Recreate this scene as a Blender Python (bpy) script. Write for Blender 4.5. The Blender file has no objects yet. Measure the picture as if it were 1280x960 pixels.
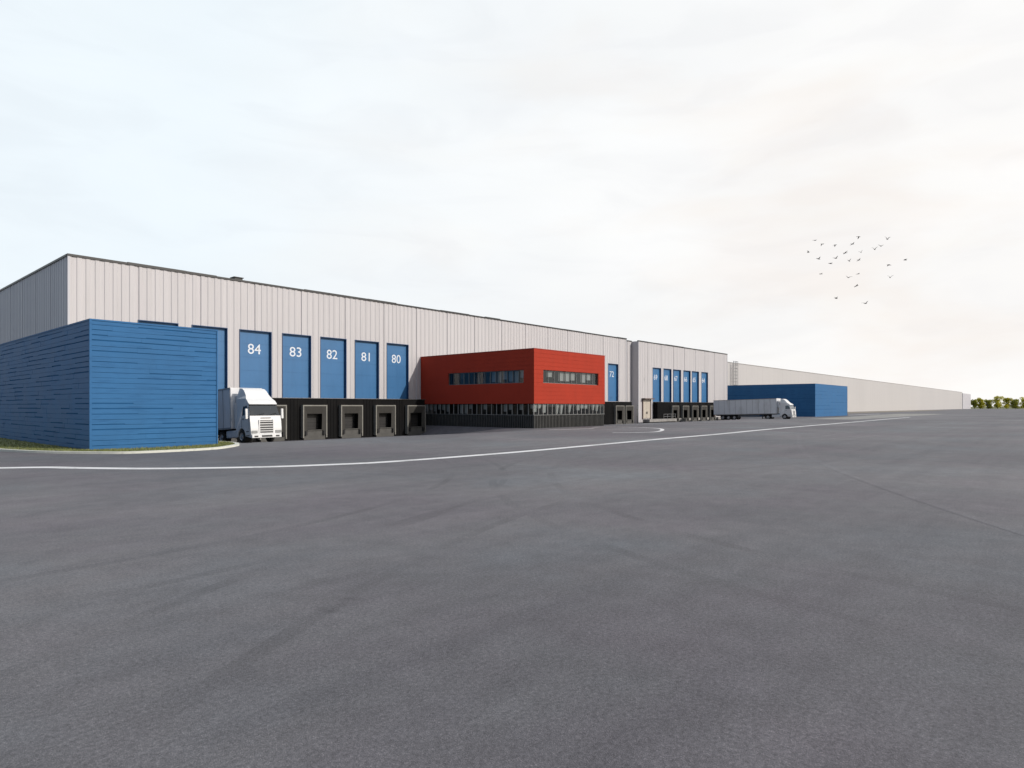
import bpy, bmesh, math, random
from mathutils import Vector, Matrix, noise
R = math.radians
random.seed(7)
scene = bpy.context.scene
COL = scene.collection
WL = {}                      # world position of every parent empty / part origin

# ------------------------------------------------------------------ helpers
class MB:
    """collects faces and links them as one mesh object"""
    def __init__(s): s.v = []; s.f = []; s.m = []; s.sm = []
    def face(s, pts, mi=0, smooth=False):
        n = len(s.v); s.v += [tuple(p) for p in pts]; s.f.append(tuple(range(n, n + len(pts)))); s.m.append(mi); s.sm.append(smooth)
    def box(s, x0, x1, y0, y1, z0, z1, mi=0, skip=''):
        n = len(s.v)
        s.v += [(x0,y0,z0),(x1,y0,z0),(x1,y1,z0),(x0,y1,z0),(x0,y0,z1),(x1,y0,z1),(x1,y1,z1),(x0,y1,z1)]
        F = {'b':(0,3,2,1),'t':(4,5,6,7),'f':(0,1,5,4),'k':(2,3,7,6),'l':(3,0,4,7),'r':(1,2,6,5)}
        for k, q in F.items():
            if k in skip: continue
            s.f.append(tuple(n + i for i in q)); s.m.append(mi); s.sm.append(False)
        return s
    def bar(s, a, b, w, d=None, mi=0):
        """square bar from a to b"""
        a = Vector(a); b = Vector(b); d = d or w
        t = (b - a).normalized(); up = Vector((0,0,1)) if abs(t.z) < .9 else Vector((0,1,0))
        u = t.cross(up).normalized() * w / 2; v = t.cross(u).normalized() * d / 2
        n = len(s.v)
        for p in (a, b):
            for q in (u + v, u - v, -u - v, u * -1 + v): s.v.append(tuple(p + q))
        for q in ((0,1,2,3),(7,6,5,4),(0,4,5,1),(1,5,6,2),(2,6,7,3),(3,7,4,0)):
            s.f.append(tuple(n + i for i in q)); s.m.append(mi); s.sm.append(False)
        return s
    def cyl(s, a, b, r, r2=None, seg=16, mi=0, caps=True):
        a = Vector(a); b = Vector(b); r2 = r if r2 is None else r2
        t = (b - a).normalized(); up = Vector((0,0,1)) if abs(t.z) < .9 else Vector((0,1,0))
        u = t.cross(up).normalized(); v = t.cross(u).normalized(); n = len(s.v)
        for p, rr in ((a, r), (b, r2)):
            for i in range(seg):
                an = 2 * math.pi * i / seg; s.v.append(tuple(p + u * math.cos(an) * rr + v * math.sin(an) * rr))
        for i in range(seg):
            j = (i + 1) % seg; s.f.append((n+i, n+seg+i, n+seg+j, n+j)); s.m.append(mi); s.sm.append(True)
        if caps:
            s.f.append(tuple(n + i for i in range(seg))); s.m.append(mi); s.sm.append(False)
            s.f.append(tuple(n + seg + i for i in reversed(range(seg)))); s.m.append(mi); s.sm.append(False)
        return s
    def lathe_x(s, cx, cy, cz, prof, seg=28, mi=0):
        """surface of revolution about the x axis, prof = [(x, r), ...]"""
        n = len(s.v)
        for (x, r) in prof:
            for i in range(seg):
                an = 2 * math.pi * i / seg; s.v.append((cx + x, cy + r * math.cos(an), cz + r * math.sin(an)))
        for k in range(len(prof) - 1):
            for i in range(seg):
                j = (i + 1) % seg; a = n + k * seg
                s.f.append((a+i, a+j, a+seg+j, a+seg+i)); s.m.append(mi); s.sm.append(True)
        return s
    def build(s, name, mats, parent=None, local=False, bevel=0, fix=True):
        me = bpy.data.meshes.new(name)
        off = Vector((0,0,0)) if (local or parent is None) else WL.get(parent.name, Vector((0,0,0)))
        me.from_pydata([tuple(Vector(p) - off) for p in s.v], [], s.f)
        if not isinstance(mats, (list, tuple)): mats = [mats]
        for m in mats: me.materials.append(m)
        for p, mi, sm in zip(me.polygons, s.m, s.sm): p.material_index = mi; p.use_smooth = sm
        if fix:
            bm = bmesh.new(); bm.from_mesh(me); bmesh.ops.remove_doubles(bm, verts=bm.verts, dist=1e-5)
            bm.to_mesh(me); bm.free()
        me.update()
        o = bpy.data.objects.new(name, me); COL.objects.link(o)
        if parent: o.parent = parent
        WL[o.name] = off
        if bevel:
            b = o.modifiers.new('bevel', 'BEVEL'); b.width = bevel; b.segments = 2; b.limit_method = 'ANGLE'; b.angle_limit = R(40)
        return o
def tag(o, label=None, cat=None, group=None, kind=None):
    if label: o['label'] = label
    if cat: o['category'] = cat
    if group: o['group'] = group
    if kind: o['kind'] = kind
    return o
def empty(name, loc, label, cat, group=None):
    o = bpy.data.objects.new(name, None); COL.objects.link(o); o.location = loc; o.empty_display_size = .5
    WL[o.name] = Vector(loc); return tag(o, label, cat, group)
def copy_tree(o, parent=None):
    c = o.copy(); COL.objects.link(c)
    if parent: c.parent = parent
    for ch in [x for x in COL.objects if x.parent == o]: copy_tree(ch, c)
    return c

# ------------------------------------------------------------------ materials
def nodes(name):
    m = bpy.data.materials.new(name); m.use_nodes = True; nt = m.node_tree
    b = nt.nodes['Principled BSDF']; return m, nt, b
def mat(name, col, rough=.5, var=.12, scale=.6, stretch=(1,1,1), metal=0, bump=0, bscale=40, spec=.5, dirt=None, coat=0):
    """base colour broken up by two octaves of noise, a little bump, uneven gloss"""
    m, nt, b = nodes(name); N = nt.nodes; L = nt.links
    tc = N.new('ShaderNodeTexCoord'); mp = N.new('ShaderNodeMapping'); mp.inputs['Scale'].default_value = stretch
    L.new(tc.outputs['Object'], mp.inputs[0])
    n = N.new('ShaderNodeTexNoise'); n.inputs['Scale'].default_value = scale; n.inputs['Detail'].default_value = 5; n.inputs['Roughness'].default_value = .6
    L.new(mp.outputs[0], n.inputs['Vector'])
    cr = N.new('ShaderNodeValToRGB'); e = cr.color_ramp.elements
    e[0].position = .3; e[1].position = .7
    e[0].color = [c * (1 - var) for c in col] + [1]; e[1].color = [min(1, c * (1 + var)) for c in col] + [1]
    L.new(n.outputs[0], cr.inputs[0]); src = cr.outputs[0]
    if dirt:
        d = N.new('ShaderNodeTexNoise'); d.inputs['Scale'].default_value = dirt[1]; d.inputs['Detail'].default_value = 8
        mp2 = N.new('ShaderNodeMapping'); mp2.inputs['Scale'].default_value = dirt[2]; L.new(tc.outputs['Object'], mp2.inputs[0]); L.new(mp2.outputs[0], d.inputs['Vector'])
        r2 = N.new('ShaderNodeValToRGB'); r2.color_ramp.elements[0].position = .52; r2.color_ramp.elements[1].position = .75
        L.new(d.outputs[0], r2.inputs[0]); mul = N.new('ShaderNodeMath'); mul.operation = 'MULTIPLY'; mul.inputs[1].default_value = dirt[3]
        L.new(r2.outputs[0], mul.inputs[0])
        mx = N.new('ShaderNodeMix'); mx.data_type = 'RGBA'; mx.inputs[7].default_value = list(dirt[0]) + [1]
        L.new(mul.outputs[0], mx.inputs[0]); L.new(src, mx.inputs[6]); src = mx.outputs[2]
    L.new(src, b.inputs['Base Color'])
    b.inputs['Roughness'].default_value = rough; b.inputs['Metallic'].default_value = metal; b.inputs['Specular IOR Level'].default_value = spec
    b.inputs['Coat Weight'].default_value = coat
    mr = N.new('ShaderNodeMapRange'); mr.inputs['To Min'].default_value = max(.03, rough - .08); mr.inputs['To Max'].default_value = min(1, rough + .08)
    L.new(n.outputs[0], mr.inputs[0]); L.new(mr.outputs[0], b.inputs['Roughness'])
    if bump:
        bn = N.new('ShaderNodeTexNoise'); bn.inputs['Scale'].default_value = bscale; bn.inputs['Detail'].default_value = 4
        L.new(tc.outputs['Object'], bn.inputs['Vector'])
        bp = N.new('ShaderNodeBump'); bp.inputs['Strength'].default_value = bump; bp.inputs['Distance'].default_value = .02
        L.new(bn.outputs[0], bp.inputs['Height']); L.new(bp.outputs[0], b.inputs['Normal'])
    return m
M = {}
M['clad'] = mat('wall_cladding', (.475,.46,.472), .55, .05, 1.0, (1.6,1.6,.02), dirt=((.35,.34,.345), 1.4, (1.5,1.5,.10), .3), bump=.1, bscale=3)
M['clad_side'] = mat('side_cladding_shade_tint', (.46,.465,.50), .55, .05, 1.0, (1.6,1.6,.02), bump=.15, bscale=3)  # wall cladding again, the bluish cast of the shaded side put into its colour
M['clad_far'] = mat('far_cladding', (.455,.443,.443), .6, .03, .05, (1,1,.3), dirt=((.41,.40,.40), .2, (1,1,.05), .3))
M['clad_end'] = mat('end_cladding', (.46,.455,.49), .6, .04, .05)
M['cap'] = mat('parapet_metal', (.022,.023,.024), .5, .3, .8)
M['roof'] = mat('roof_membrane', (.18,.18,.185), .8, .15, .4)
M['blue'] = mat('blue_cladding', (.030,.125,.285), .6, .08, .5, (1,1,.6), spec=.18, dirt=((.016,.08,.20), 1.1, (.6,.6,4.5), .6), bump=.12, bscale=2.5)
M['blue_panel'] = mat('blue_panel', (.030,.135,.305), .45, .05, .7, (1,1,.4), dirt=((.024,.11,.25), 1.2, (2,2,.2), .4))
M['blue_trim'] = mat('blue_trim', (.018,.060,.15), .5, .1, 1)
M['red'] = mat('red_cladding', (.345,.038,.020), .7, .06, .5, (1,1,.7), spec=.12, dirt=((.27,.032,.018), 1.0, (1,1,.4), .35))
M['red_trim'] = mat('red_trim', (.32,.036,.02), .5, .06, .8)
M['blue_gap'] = mat('blue_gap', (.020,.088,.21), .8, .1, 1, spec=.05)
M['number'] = mat('number_white', (.62,.66,.72), .5, .04, 1)
M['black'] = mat('black_cladding', (.004,.004,.0045), .7, .25, .9, (1,1,.3), spec=.12, dirt=((.012,.011,.010), 1.2, (1,1,.4), .5))
M['rubber'] = mat('rubber', (.012,.012,.013), .75, .3, 3)
M['frame'] = mat('shelter_frame', (.20,.195,.175), .5, .12, 1.5, dirt=((.09,.085,.075), 2, (1,1,.4), .6))
M['curtain'] = mat('shelter_curtain', (.032,.030,.026), .75, .2, 1.5, (1,1,.5), bump=.4, bscale=5)
M['dock_door'] = mat('dock_door', (.012,.012,.013), .5, .3, 1)
M['concrete'] = mat('concrete', (.27,.26,.25), .85, .18, .9, dirt=((.10,.095,.09), 1.3, (1,1,.5), .7), bump=.3, bscale=18)
M['dark_concrete'] = mat('dark_concrete', (.085,.083,.078), .85, .25, 1.2, dirt=((.035,.035,.033), 1.3, (1,1,.5), .7), bump=.3, bscale=18)
M['white_paint'] = mat('vehicle_white', (.66,.665,.67), .35, .03, 1.2, coat=.4)
M['trailer_white'] = mat('trailer_white', (.66,.665,.68), .42, .04, .8, (1,1,.4), dirt=((.42,.41,.40), 1.2, (1,1,.3), .5))
M['grey_plastic'] = mat('grey_plastic', (.13,.135,.14), .6, .1, 2)
M['dark_metal'] = mat('dark_metal', (.03,.031,.033), .55, .25, 2)
M['tyre'] = mat('tyre_rubber', (.014,.014,.014), .85, .2, 6, bump=.4, bscale=60)
M['rim'] = mat('rim_metal', (.42,.42,.43), .35, .1, 4, metal=.7)
M['lamp'] = mat('lamp_lens', (.22,.23,.24), .12, .05, 5, coat=.8)
M['orange'] = mat('orange_lens', (.7,.22,.02), .3, .05, 5)
M['redlens'] = mat('red_lens', (.4,.02,.01), .3, .05, 5)
M['beige'] = mat('beige_door', (.46,.42,.36), .5, .08, 1.5)
M['brown'] = mat('brown_metal', (.12,.085,.075), .55, .1, 2)
M['steel'] = mat('galvanised', (.33,.335,.34), .45, .12, 2, metal=.4)
M['pipe'] = mat('pipe_grey', (.17,.175,.175), .5, .1, 1)
M['blind'] = mat('blind_fabric', (.50,.49,.48), .8, .08, 1.5, (1,1,.2))
M['reflection_blue'] = mat('reflection_blue', (.30,.36,.44), .7, .1, 1.5)  # blue of the mirrored facade, painted on sheets behind the glass
M['interior'] = mat('room_dark', (.10,.10,.10), .8, .3, .7)
M['slat'] = mat('slat_dark', (.010,.0105,.0105), .6, .3, 1.2, (1,1,.2))
M['fin'] = mat('fin_grey', (.075,.075,.072), .5, .2, 1.2)
M['mullion'] = mat('mullion', (.30,.29,.28), .5, .1, 2)
M['leaf'] = mat('leaf_yellow_green', (.50,.47,.035), .6, .3, .45)
M['leaf2'] = mat('leaf_green', (.28,.29,.03), .6, .4, .45)
for k_ in ('leaf', 'leaf2'):
    nt_ = M[k_].node_tree; b_ = nt_.nodes['Principled BSDF']; tl = nt_.nodes.new('ShaderNodeBsdfTranslucent'); ms = nt_.nodes.new('ShaderNodeMixShader'); ms.inputs[0].default_value = .4
    nt_.links.new(b_.inputs['Base Color'].links[0].from_socket, tl.inputs[0]); nt_.links.new(b_.outputs[0], ms.inputs[1]); nt_.links.new(tl.outputs[0], ms.inputs[2]); nt_.links.new(ms.outputs[0], nt_.nodes['Material Output'].inputs[0])
M['bark'] = mat('bark', (.06,.045,.03), .9, .3, 3)
M['bird'] = mat('bird_feathers', (.012,.012,.012), .7, .3, 5)
M['kerb'] = mat('kerb_concrete', (.60,.61,.55), .8, .1, 2, dirt=((.25,.25,.22), 2, (1,1,1), .6), bump=.3, bscale=30)
M['grass'] = mat('grass', (.16,.18,.06), .9, .35, 3, dirt=((.27,.25,.12), 2.2, (1,1,1), .8), bump=.8, bscale=60)
M['field'] = mat('field', (.11,.115,.05), .95, .3, .02)
M['apron'] = mat('worn_concrete', (.255,.25,.235), .9, .12, .3, dirt=((.13,.13,.128), .25, (1,1,1), .9), bump=.3, bscale=12)
M['verge'] = mat('verge_gravel', (.20,.18,.15), .95, .2, .4, bump=.4, bscale=20)

def glass_mat(name, tint, rough=.03, base=.5):
    m, nt, b = nodes(name); N = nt.nodes; L = nt.links
    N.remove(b); out = N['Material Output']
    tr = N.new('ShaderNodeBsdfTransparent'); tr.inputs[0].default_value = list(tint) + [1]
    gl = N.new('ShaderNodeBsdfGlossy'); gl.inputs['Roughness'].default_value = rough; gl.inputs[0].default_value = (.9,.93,.95,1)
    lw = N.new('ShaderNodeLayerWeight'); lw.inputs[0].default_value = .5; fr = N.new('ShaderNodeMath'); fr.operation = 'POWER'; fr.inputs[1].default_value = 4.0; L.new(lw.outputs['Facing'], fr.inputs[0])
    ad = N.new('ShaderNodeMath'); ad.operation = 'ADD'; ad.inputs[1].default_value = base * .25; ad.use_clamp = True
    nz = N.new('ShaderNodeTexNoise'); nz.inputs['Scale'].default_value = .7
    bp = N.new('ShaderNodeBump'); bp.inputs['Strength'].default_value = .03; L.new(nz.outputs[0], bp.inputs['Height']); L.new(bp.outputs[0], gl.inputs['Normal'])
    L.new(fr.outputs[0], ad.inputs[0])
    mx = N.new('ShaderNodeMixShader'); L.new(ad.outputs[0], mx.inputs[0]); L.new(tr.outputs[0], mx.inputs[1]); L.new(gl.outputs[0], mx.inputs[2])
    L.new(mx.outputs[0], out.inputs[0]); return m
M['glass'] = glass_mat('window_glass', (.62,.66,.66), base=.25)
M['cab_glass'] = glass_mat('cab_glass', (.30,.29,.26), base=.5)

def asphalt(name, tint=1.0):
    m, nt, b = nodes(name); N = nt.nodes; L = nt.links
    tc = N.new('ShaderNodeTexCoord')
    def noise_(scale, detail=6, rough=.6, stretch=None, rot=0, dist=0):
        n = N.new('ShaderNodeTexNoise'); n.inputs['Scale'].default_value = scale; n.inputs['Detail'].default_value = detail
        n.inputs['Roughness'].default_value = rough; n.inputs['Distortion'].default_value = dist
        mp = N.new('ShaderNodeMapping'); mp.inputs['Scale'].default_value = stretch or (1,1,1); mp.inputs['Rotation'].default_value = (0,0,rot)
        L.new(tc.outputs['Object'], mp.inputs[0]); L.new(mp.outputs[0], n.inputs['Vector']); return n
    def ramp(src, stops):
        r = N.new('ShaderNodeValToRGB'); e = r.color_ramp.elements
        e[0].position, e[0].color = stops[0][0], list(stops[0][1]) + [1]; e[1].position, e[1].color = stops[-1][0], list(stops[-1][1]) + [1]
        for p, c in stops[1:-1]:
            q = e.new(p); q.color = list(c) + [1]
        L.new(src, r.inputs[0]); return r.outputs[0]
    def mix(kind, fac, a, c):
        x = N.new('ShaderNodeMix'); x.data_type = 'RGBA'; x.blend_type = kind
        if isinstance(fac, (int, float)): x.inputs[0].default_value = fac
        else: L.new(fac, x.inputs[0])
        L.new(a, x.inputs[6])
        if isinstance(c, tuple): x.inputs[7].default_value = c
        else: L.new(c, x.inputs[7])
        return x.outputs[2]
    big = noise_(.055, 7, .62, dist=.4)
    col = ramp(big.outputs[0], [(.28, (.088,.088,.100)), (.5, (.132,.130,.142)), (.70, (.186,.181,.190))])
    hue = noise_(.11, 4)
    col = mix('MULTIPLY', .8, col, ramp(hue.outputs[0], [(.35, (1.06,.98,1.02)), (.5, (1,1,1)), (.65, (.93,1.02,1.05))]))
    # long soft wheel streaks along two directions
    for rot, st in ((R(12), (.03, .9, 1)), (R(-38), (.04, .7, 1))):
        s = noise_(1.0, 5, .7, st, rot, .3)
        col = mix('MULTIPLY', .30, col, ramp(s.outputs[0], [(.32, (.72,.72,.75)), (.52, (1,1,1)), (.75, (1.18,1.18,1.15))]))
    med = noise_(1.4, 8, .75)
    col = mix('MULTIPLY', .8, col, ramp(med.outputs[0], [(.3, (.78,.78,.78)), (.7, (1.2,1.2,1.2))]))
    fine = noise_(22, 6, .8)
    col = mix('MULTIPLY', .9, col, ramp(fine.outputs[0], [(.32, (.55,.55,.56)), (.68, (1.42,1.41,1.40))]))
    vo = N.new('ShaderNodeTexVoronoi'); vo.inputs['Scale'].default_value = 110; L.new(tc.outputs['Object'], vo.inputs['Vector'])
    vs = N.new('ShaderNodeSeparateColor'); L.new(vo.outputs['Color'], vs.inputs[0])
    col = mix('MULTIPLY', .7, col, ramp(vs.outputs[0], [(0, (.65,.65,.65)), (.85, (1.05,1.05,1.05)), (1, (1.55,1.53,1.5))]))
    # faint tyre arcs left by turning lorries
    sp = N.new('ShaderNodeSeparateXYZ'); brk = noise_(.35, 3)
    for cx, cy, rad, wd in ((34,-4,24,.14),(34,-4,26.1,.14),(62,44,27,.16),(62,44,29.2,.16),(20,-22,33,.13),(20,-22,35.1,.13),(118,70,52,.2),(118,70,54.3,.2),(2,34,22,.12),(2,34,24,.12)):
        ds = N.new('ShaderNodeVectorMath'); ds.operation = 'DISTANCE'; ds.inputs[1].default_value = (cx, cy, 0); L.new(tc.outputs['Object'], ds.inputs[0])
        cm = N.new('ShaderNodeMath'); cm.operation = 'COMPARE'; cm.inputs[1].default_value = rad; cm.inputs[2].default_value = wd; L.new(ds.outputs['Value'], cm.inputs[0])
        ml = N.new('ShaderNodeMath'); ml.operation = 'MULTIPLY'; L.new(cm.outputs[0], ml.inputs[0]); L.new(ramp(brk.outputs[0], [(.42,(0,0,0)),(.62,(1,1,1))]), ml.inputs[1])
        m3 = N.new('ShaderNodeMath'); m3.operation = 'MULTIPLY'; m3.inputs[1].default_value = .30; L.new(ml.outputs[0], m3.inputs[0])
        col = mix('MULTIPLY', m3.outputs[0], col, (.45,.45,.46,1))
    # oil spots
    oil = noise_(.5, 3, .5)
    col = mix('MULTIPLY', 1.0, col, ramp(oil.outputs[0], [(.22, (.62,.62,.63)), (.30, (1,1,1)), (1, (1,1,1))]))
    L.new(col, b.inputs['Base Color'])
    if tint != 1:
        L.new(mix('MULTIPLY', 1.0, col, (tint,tint,tint,1)), b.inputs['Base Color'])
    b.inputs['Roughness'].default_value = .78; b.inputs['Specular IOR Level'].default_value = .35
    bp = N.new('ShaderNodeBump'); bp.inputs['Strength'].default_value = .55; bp.inputs['Distance'].default_value = .012
    L.new(fine.outputs[0], bp.inputs['Height'])
    bp2 = N.new('ShaderNodeBump'); bp2.inputs['Strength'].default_value = .6; bp2.inputs['Distance'].default_value = .004
    L.new(vo.outputs['Distance'], bp2.inputs['Height']); L.new(bp.outputs[0], bp2.inputs['Normal']); L.new(bp2.outputs[0], b.inputs['Normal'])
    return m
M['asphalt'] = asphalt('asphalt')
M['asphalt_seam'] = asphalt('asphalt_seam', 1.07)
def paint_mat():
    m, nt, b = nodes('road_paint'); N = nt.nodes; L = nt.links
    tc = N.new('ShaderNodeTexCoord'); n = N.new('ShaderNodeTexNoise'); n.inputs['Scale'].default_value = 6; n.inputs['Detail'].default_value = 9; n.inputs['Roughness'].default_value = .75
    L.new(tc.outputs['Object'], n.inputs['Vector'])
    n2 = N.new('ShaderNodeTexNoise'); n2.inputs['Scale'].default_value = .35; L.new(tc.outputs['Object'], n2.inputs['Vector'])
    ad = N.new('ShaderNodeMath'); ad.operation = 'ADD'; L.new(n.outputs[0], ad.inputs[0]); L.new(n2.outputs[0], ad.inputs[1])
    cr = N.new('ShaderNodeValToRGB'); e = cr.color_ramp.elements
    e[0].position = .36; e[0].color = (.34,.34,.345,1); e[1].position = .50; e[1].color = (.66,.66,.67,1)
    dv = N.new('ShaderNodeMath'); dv.operation = 'MULTIPLY'; dv.inputs[1].default_value = .5; L.new(ad.outputs[0], dv.inputs[0])
    L.new(dv.outputs[0], cr.inputs[0]); L.new(cr.outputs[0], b.inputs['Base Color']); b.inputs['Roughness'].default_value = .7; return m
M['paint'] = paint_mat()

# ------------------------------------------------------------------ the ground
FY = 68.0                                    # plane of the long facade
def sstep(a, b, x):
    t = max(0, min(1, (x - a) / (b - a))); return t * t * (3 - 2 * t)
def ground_z(x, y):
    """the yard falls 1.15 m to the loading docks"""
    if y > 90: return 0.0
    l = sstep(21.0, 22.4, x) * (1 - sstep(54.5, 58.1, x)) * max(0, min(1, (y - 44) / 18))
    r = sstep(73.6, 79, x) * (1 - sstep(156, 168, x)) * max(0, min(1, (y - 50) / 14.5))
    return -1.15 * max(l, r)
def frange(a, b, s):
    n = int(round((b - a) / s)); return [a + (b - a) * i / n for i in range(n)]
XS = [-1200,-500,-200,-60,-20,0,10,15] + frange(20, 24, .2) + frange(24, 53, 1.0) + frange(53, 60, .3) + frange(60, 73, 1.5) + frange(73, 80, .5) + frange(80, 155, 3) + frange(155, 170, 1) + [170,185,200,240,300,400,550,700,842]
YS = [-600,-200,-60,-20,0,10,20,30,38] + frange(40, 66, .7) + [66,67,68,68.6,90.0,90.5,120,200,400]
mb = MB(); nx = len(XS)
for y in YS:
    for x in XS: mb.v.append((x, y, ground_z(x, y)))
for j in range(len(YS) - 1):
    for i in range(nx - 1):
        mb.f.append((j*nx+i, j*nx+i+1, (j+1)*nx+i+1, (j+1)*nx+i)); mb.m.append(0); mb.sm.append(True)
tag(mb.build('yard_ground', M['asphalt'], fix=False), kind='structure')
mb = MB(); B = 6000
x0, x1, y0, y1 = -1200, 842, -600, 400
for q in ((-B,x0,-B,B), (x1,B,-B,B), (x0,x1,-B,y0), (x0,x1,y1,B)):
    mb.face([(q[0],q[2],-.002),(q[1],q[2],-.002),(q[1],q[3],-.002),(q[0],q[3],-.002)])
tag(mb.build('field', M['field'], fix=False), kind='structure')

def spline(pts, n=14):
    out = []
    P = [pts[0]] + list(pts) + [pts[-1]]
    for i in range(1, len(P) - 2):
        for k in range(n):
            t = k / n; r = []
            for c in range(2):
                a, b_, c_, d = P[i-1][c], P[i][c], P[i+1][c], P[i+2][c]
                r.append(.5 * ((2*b_) + (-a + c_) * t + (2*a - 5*b_ + 4*c_ - d) * t*t + (-a + 3*b_ - 3*c_ + d) * t**3))
            out.append(tuple(r))
    out.append(tuple(pts[-1])); return out
def ribbon(pts, w, z=.004, name='road_line', m=None):
    mb = MB(); L_ = []
    for i, p in enumerate(pts):
        a = Vector(pts[max(0, i-1)]); b_ = Vector(pts[min(len(pts)-1, i+1)]); t = (b_ - a).normalized(); n = Vector((-t.y, t.x)) * w / 2
        l = Vector(p) + n; r = Vector(p) - n
        L_.append(((l.x, l.y, ground_z(l.x, l.y) + z), (r.x, r.y, ground_z(r.x, r.y) + z)))
    for a, b_ in zip(L_, L_[1:]): mb.face([a[1], b_[1], b_[0], a[0]])
    return tag(mb.build(name, m or M['paint']), kind='structure')
ribbon(spline([(-14,42.5),(-4,39.5),(3.2,35.8),(7.0,33.3),(8.2,31.6),(10.2,28.9),(13.2,26.4),(15.9,25.0),(19.2,24.1),(27.0,23.8),(34.7,24.1),(46.2,24.7),(58.2,25.0),(73.7,26.0),(107.8,27.1),(150,28.5),(177.5,29.3)]), .66, name='road_line')
ribbon(spline([(56.5,44.2),(59.0,43.1),(62.7,42.2)]), .5, name='road_line')
ribbon(spline([(66.2,44.8),(68.8,44.6),(70.0,41.4),(68.5,37.3),(65.0,34.6),(59.5,32.2),(56.5,32.5),(53.9,34.1)]), .42, name='road_line')
ribbon([(207.4,49.9),(247.4,49.6)], 1.0, name='road_line')
ribbon(spline([(60.0,18.5),(35.4,10.4),(17.6,1.3),(8,-6)]), .30, .004, 'asphalt_seam', M['asphalt_seam'])
mb = MB(); mb.face([(201,62,.008),(520,62,.008),(520,80.7,.008),(201,80.7,.008)])
tag(mb.build('verge', M['verge'], fix=False), kind='structure')
mb = MB(); mb.face([(140,32.5,.003),(262,32.5,.003),(262,46.5,.003),(140,41,.003)])
tag(mb.build('concrete_apron', M['apron'], fix=False), kind='structure')

# ------------------------------------------------------------------ cladding
def rib_profile(x0, x1, dep, seed, flats=(.24,.28,.34), groove=.13, joint=None):
    """[(x, depth)] trapezoidal ribs of uneven width; deeper joints now and then"""
    r = random.Random(seed); p = []; x = x0; i = 0
    while x < x1:
        w = r.choice(flats); d = 0 if i % 2 == 0 else dep; g = groove * .5
        p += [(x, d), (min(x1, x + w), d)]; x += w + g; i += 1
        if joint and i % joint == 0: p += [(x + .001, dep * 2.2), (x + .05, dep * 2.2)]; x += .051 + g
    return p
def prof_at(P, x):
    for (a, da), (b, db) in zip(P, P[1:]):
        if a <= x <= b: return da if b - a < 1e-9 else da + (db - da) * (x - a) / (b - a)
    return P[-1][1]
def clad(mb, P, xa, xb, za, zb, plane):
    """front cladding strip on plane y (depth goes +y)"""
    xs = [(xa, prof_at(P, xa))] + [p for p in P if xa < p[0] < xb] + [(xb, prof_at(P, xb))]
    for (a, da), (b, db) in zip(xs, xs[1:]):
        if b - a < 1e-6: continue
        mb.face([(a, plane + da, za), (b, plane + db, za), (b, plane + db, zb), (a, plane + da, zb)])
def clad_side(mb, P, ya, yb, za, zb, plane, sgn=1):
    ys = [(ya, prof_at(P, ya))] + [p for p in P if ya < p[0] < yb] + [(yb, prof_at(P, yb))]
    for (a, da), (b, db) in zip(ys, ys[1:]):
        if b - a < 1e-6: continue
        mb.face([(plane + da*sgn, b, za), (plane + da*sgn, a, za), (plane + da*sgn, a, zb), (plane + db*sgn, b, zb)] if 0 else
                [(plane + db*sgn, b, za), (plane + da*sgn, a, za), (plane + da*sgn, a, zb), (plane + db*sgn, b, zb)])

# ------------------------------------------------------------------ the long hall
HX0, HXR0, HXR1, HX1 = 16.9, 112.66, 117.42, 162.95
ZT, ZD1, ZD0 = 16.2, 11.0, 3.6
hall = empty('warehouse_hall', (HX0, FY, 0), 'long pale ribbed warehouse with numbered blue loading bays behind the red office', 'warehouse', )
DOORS = [(24.5,None),(29.5,None),(34.5,'84'),(39.5,'83'),(44.4,'82'),(49.35,'81'),(54.3,'80'),(107.7,'72'),
         (125.3,'69'),(130.1,'68'),(134.8,'67'),(139.7,'66'),(144.2,'65'),(149.3,'64')]
HW = 1.85
PF = rib_profile(HX0, HX1 + 2, .045, 3, joint=16)
mb = MB()
for xa, xb in ((HX0, HXR0), (HXR1, HX1)):
    clad(mb, PF, xa, xb, ZD1, ZT, FY)
    op = [(c - HW, c + HW) for c, _ in DOORS if xa < c < xb]
    edges = [xa] + [e for o in op for e in o] + [xb]
    for k in range(0, len(edges), 2): clad(mb, PF, edges[k], edges[k+1], ZD0, ZD1, FY)
    clad(mb, PF, xa, xb, -1.3, ZD0, FY)
# recess between the two halves
clad(mb, PF, HXR0, HXR1, -1.3, ZT, FY + 1.6)
PS = [(FY - 1, 0), (400, 0)]
clad_side(mb, PS, FY + .02, FY + 1.6, -1.3, ZT, HXR1)
clad_side(mb, PS, FY + .02, FY + 1.6, -1.3, ZT, HXR0)
mb.build('wall', M['clad'], hall)
mb = MB(); PSd = rib_profile(FY, 152, .045, 5, joint=16)
clad_side(mb, PSd, FY + .05, 150, -.3, ZT, HX0)
mb.face([(HX1, FY + .05, -.3), (HX1, 150, -.3), (HX1, 150, ZT), (HX1, FY + .05, ZT)])
mb.face([(HX1, 150, -.3), (HX0, 150, -.3), (HX0, 150, ZT), (HX1, 150, ZT)])
mb.build('side_wall', M['clad_side'], hall)
for q in ((HX0 - .04, HX0 + .12, FY - .04, FY + .12), (HX1 - .1, HX1 + .05, FY - .04, FY + .04), (HXR1 - .04, HXR1 + .12, FY - .04, FY + .015), (HXR0 - .12, HXR0 + .04, FY - .04, FY + .015)):
    mb = MB(); mb.box(*q, -1.2, ZT + .03); mb.build('corner_trim', M['clad_side'], hall)
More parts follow.
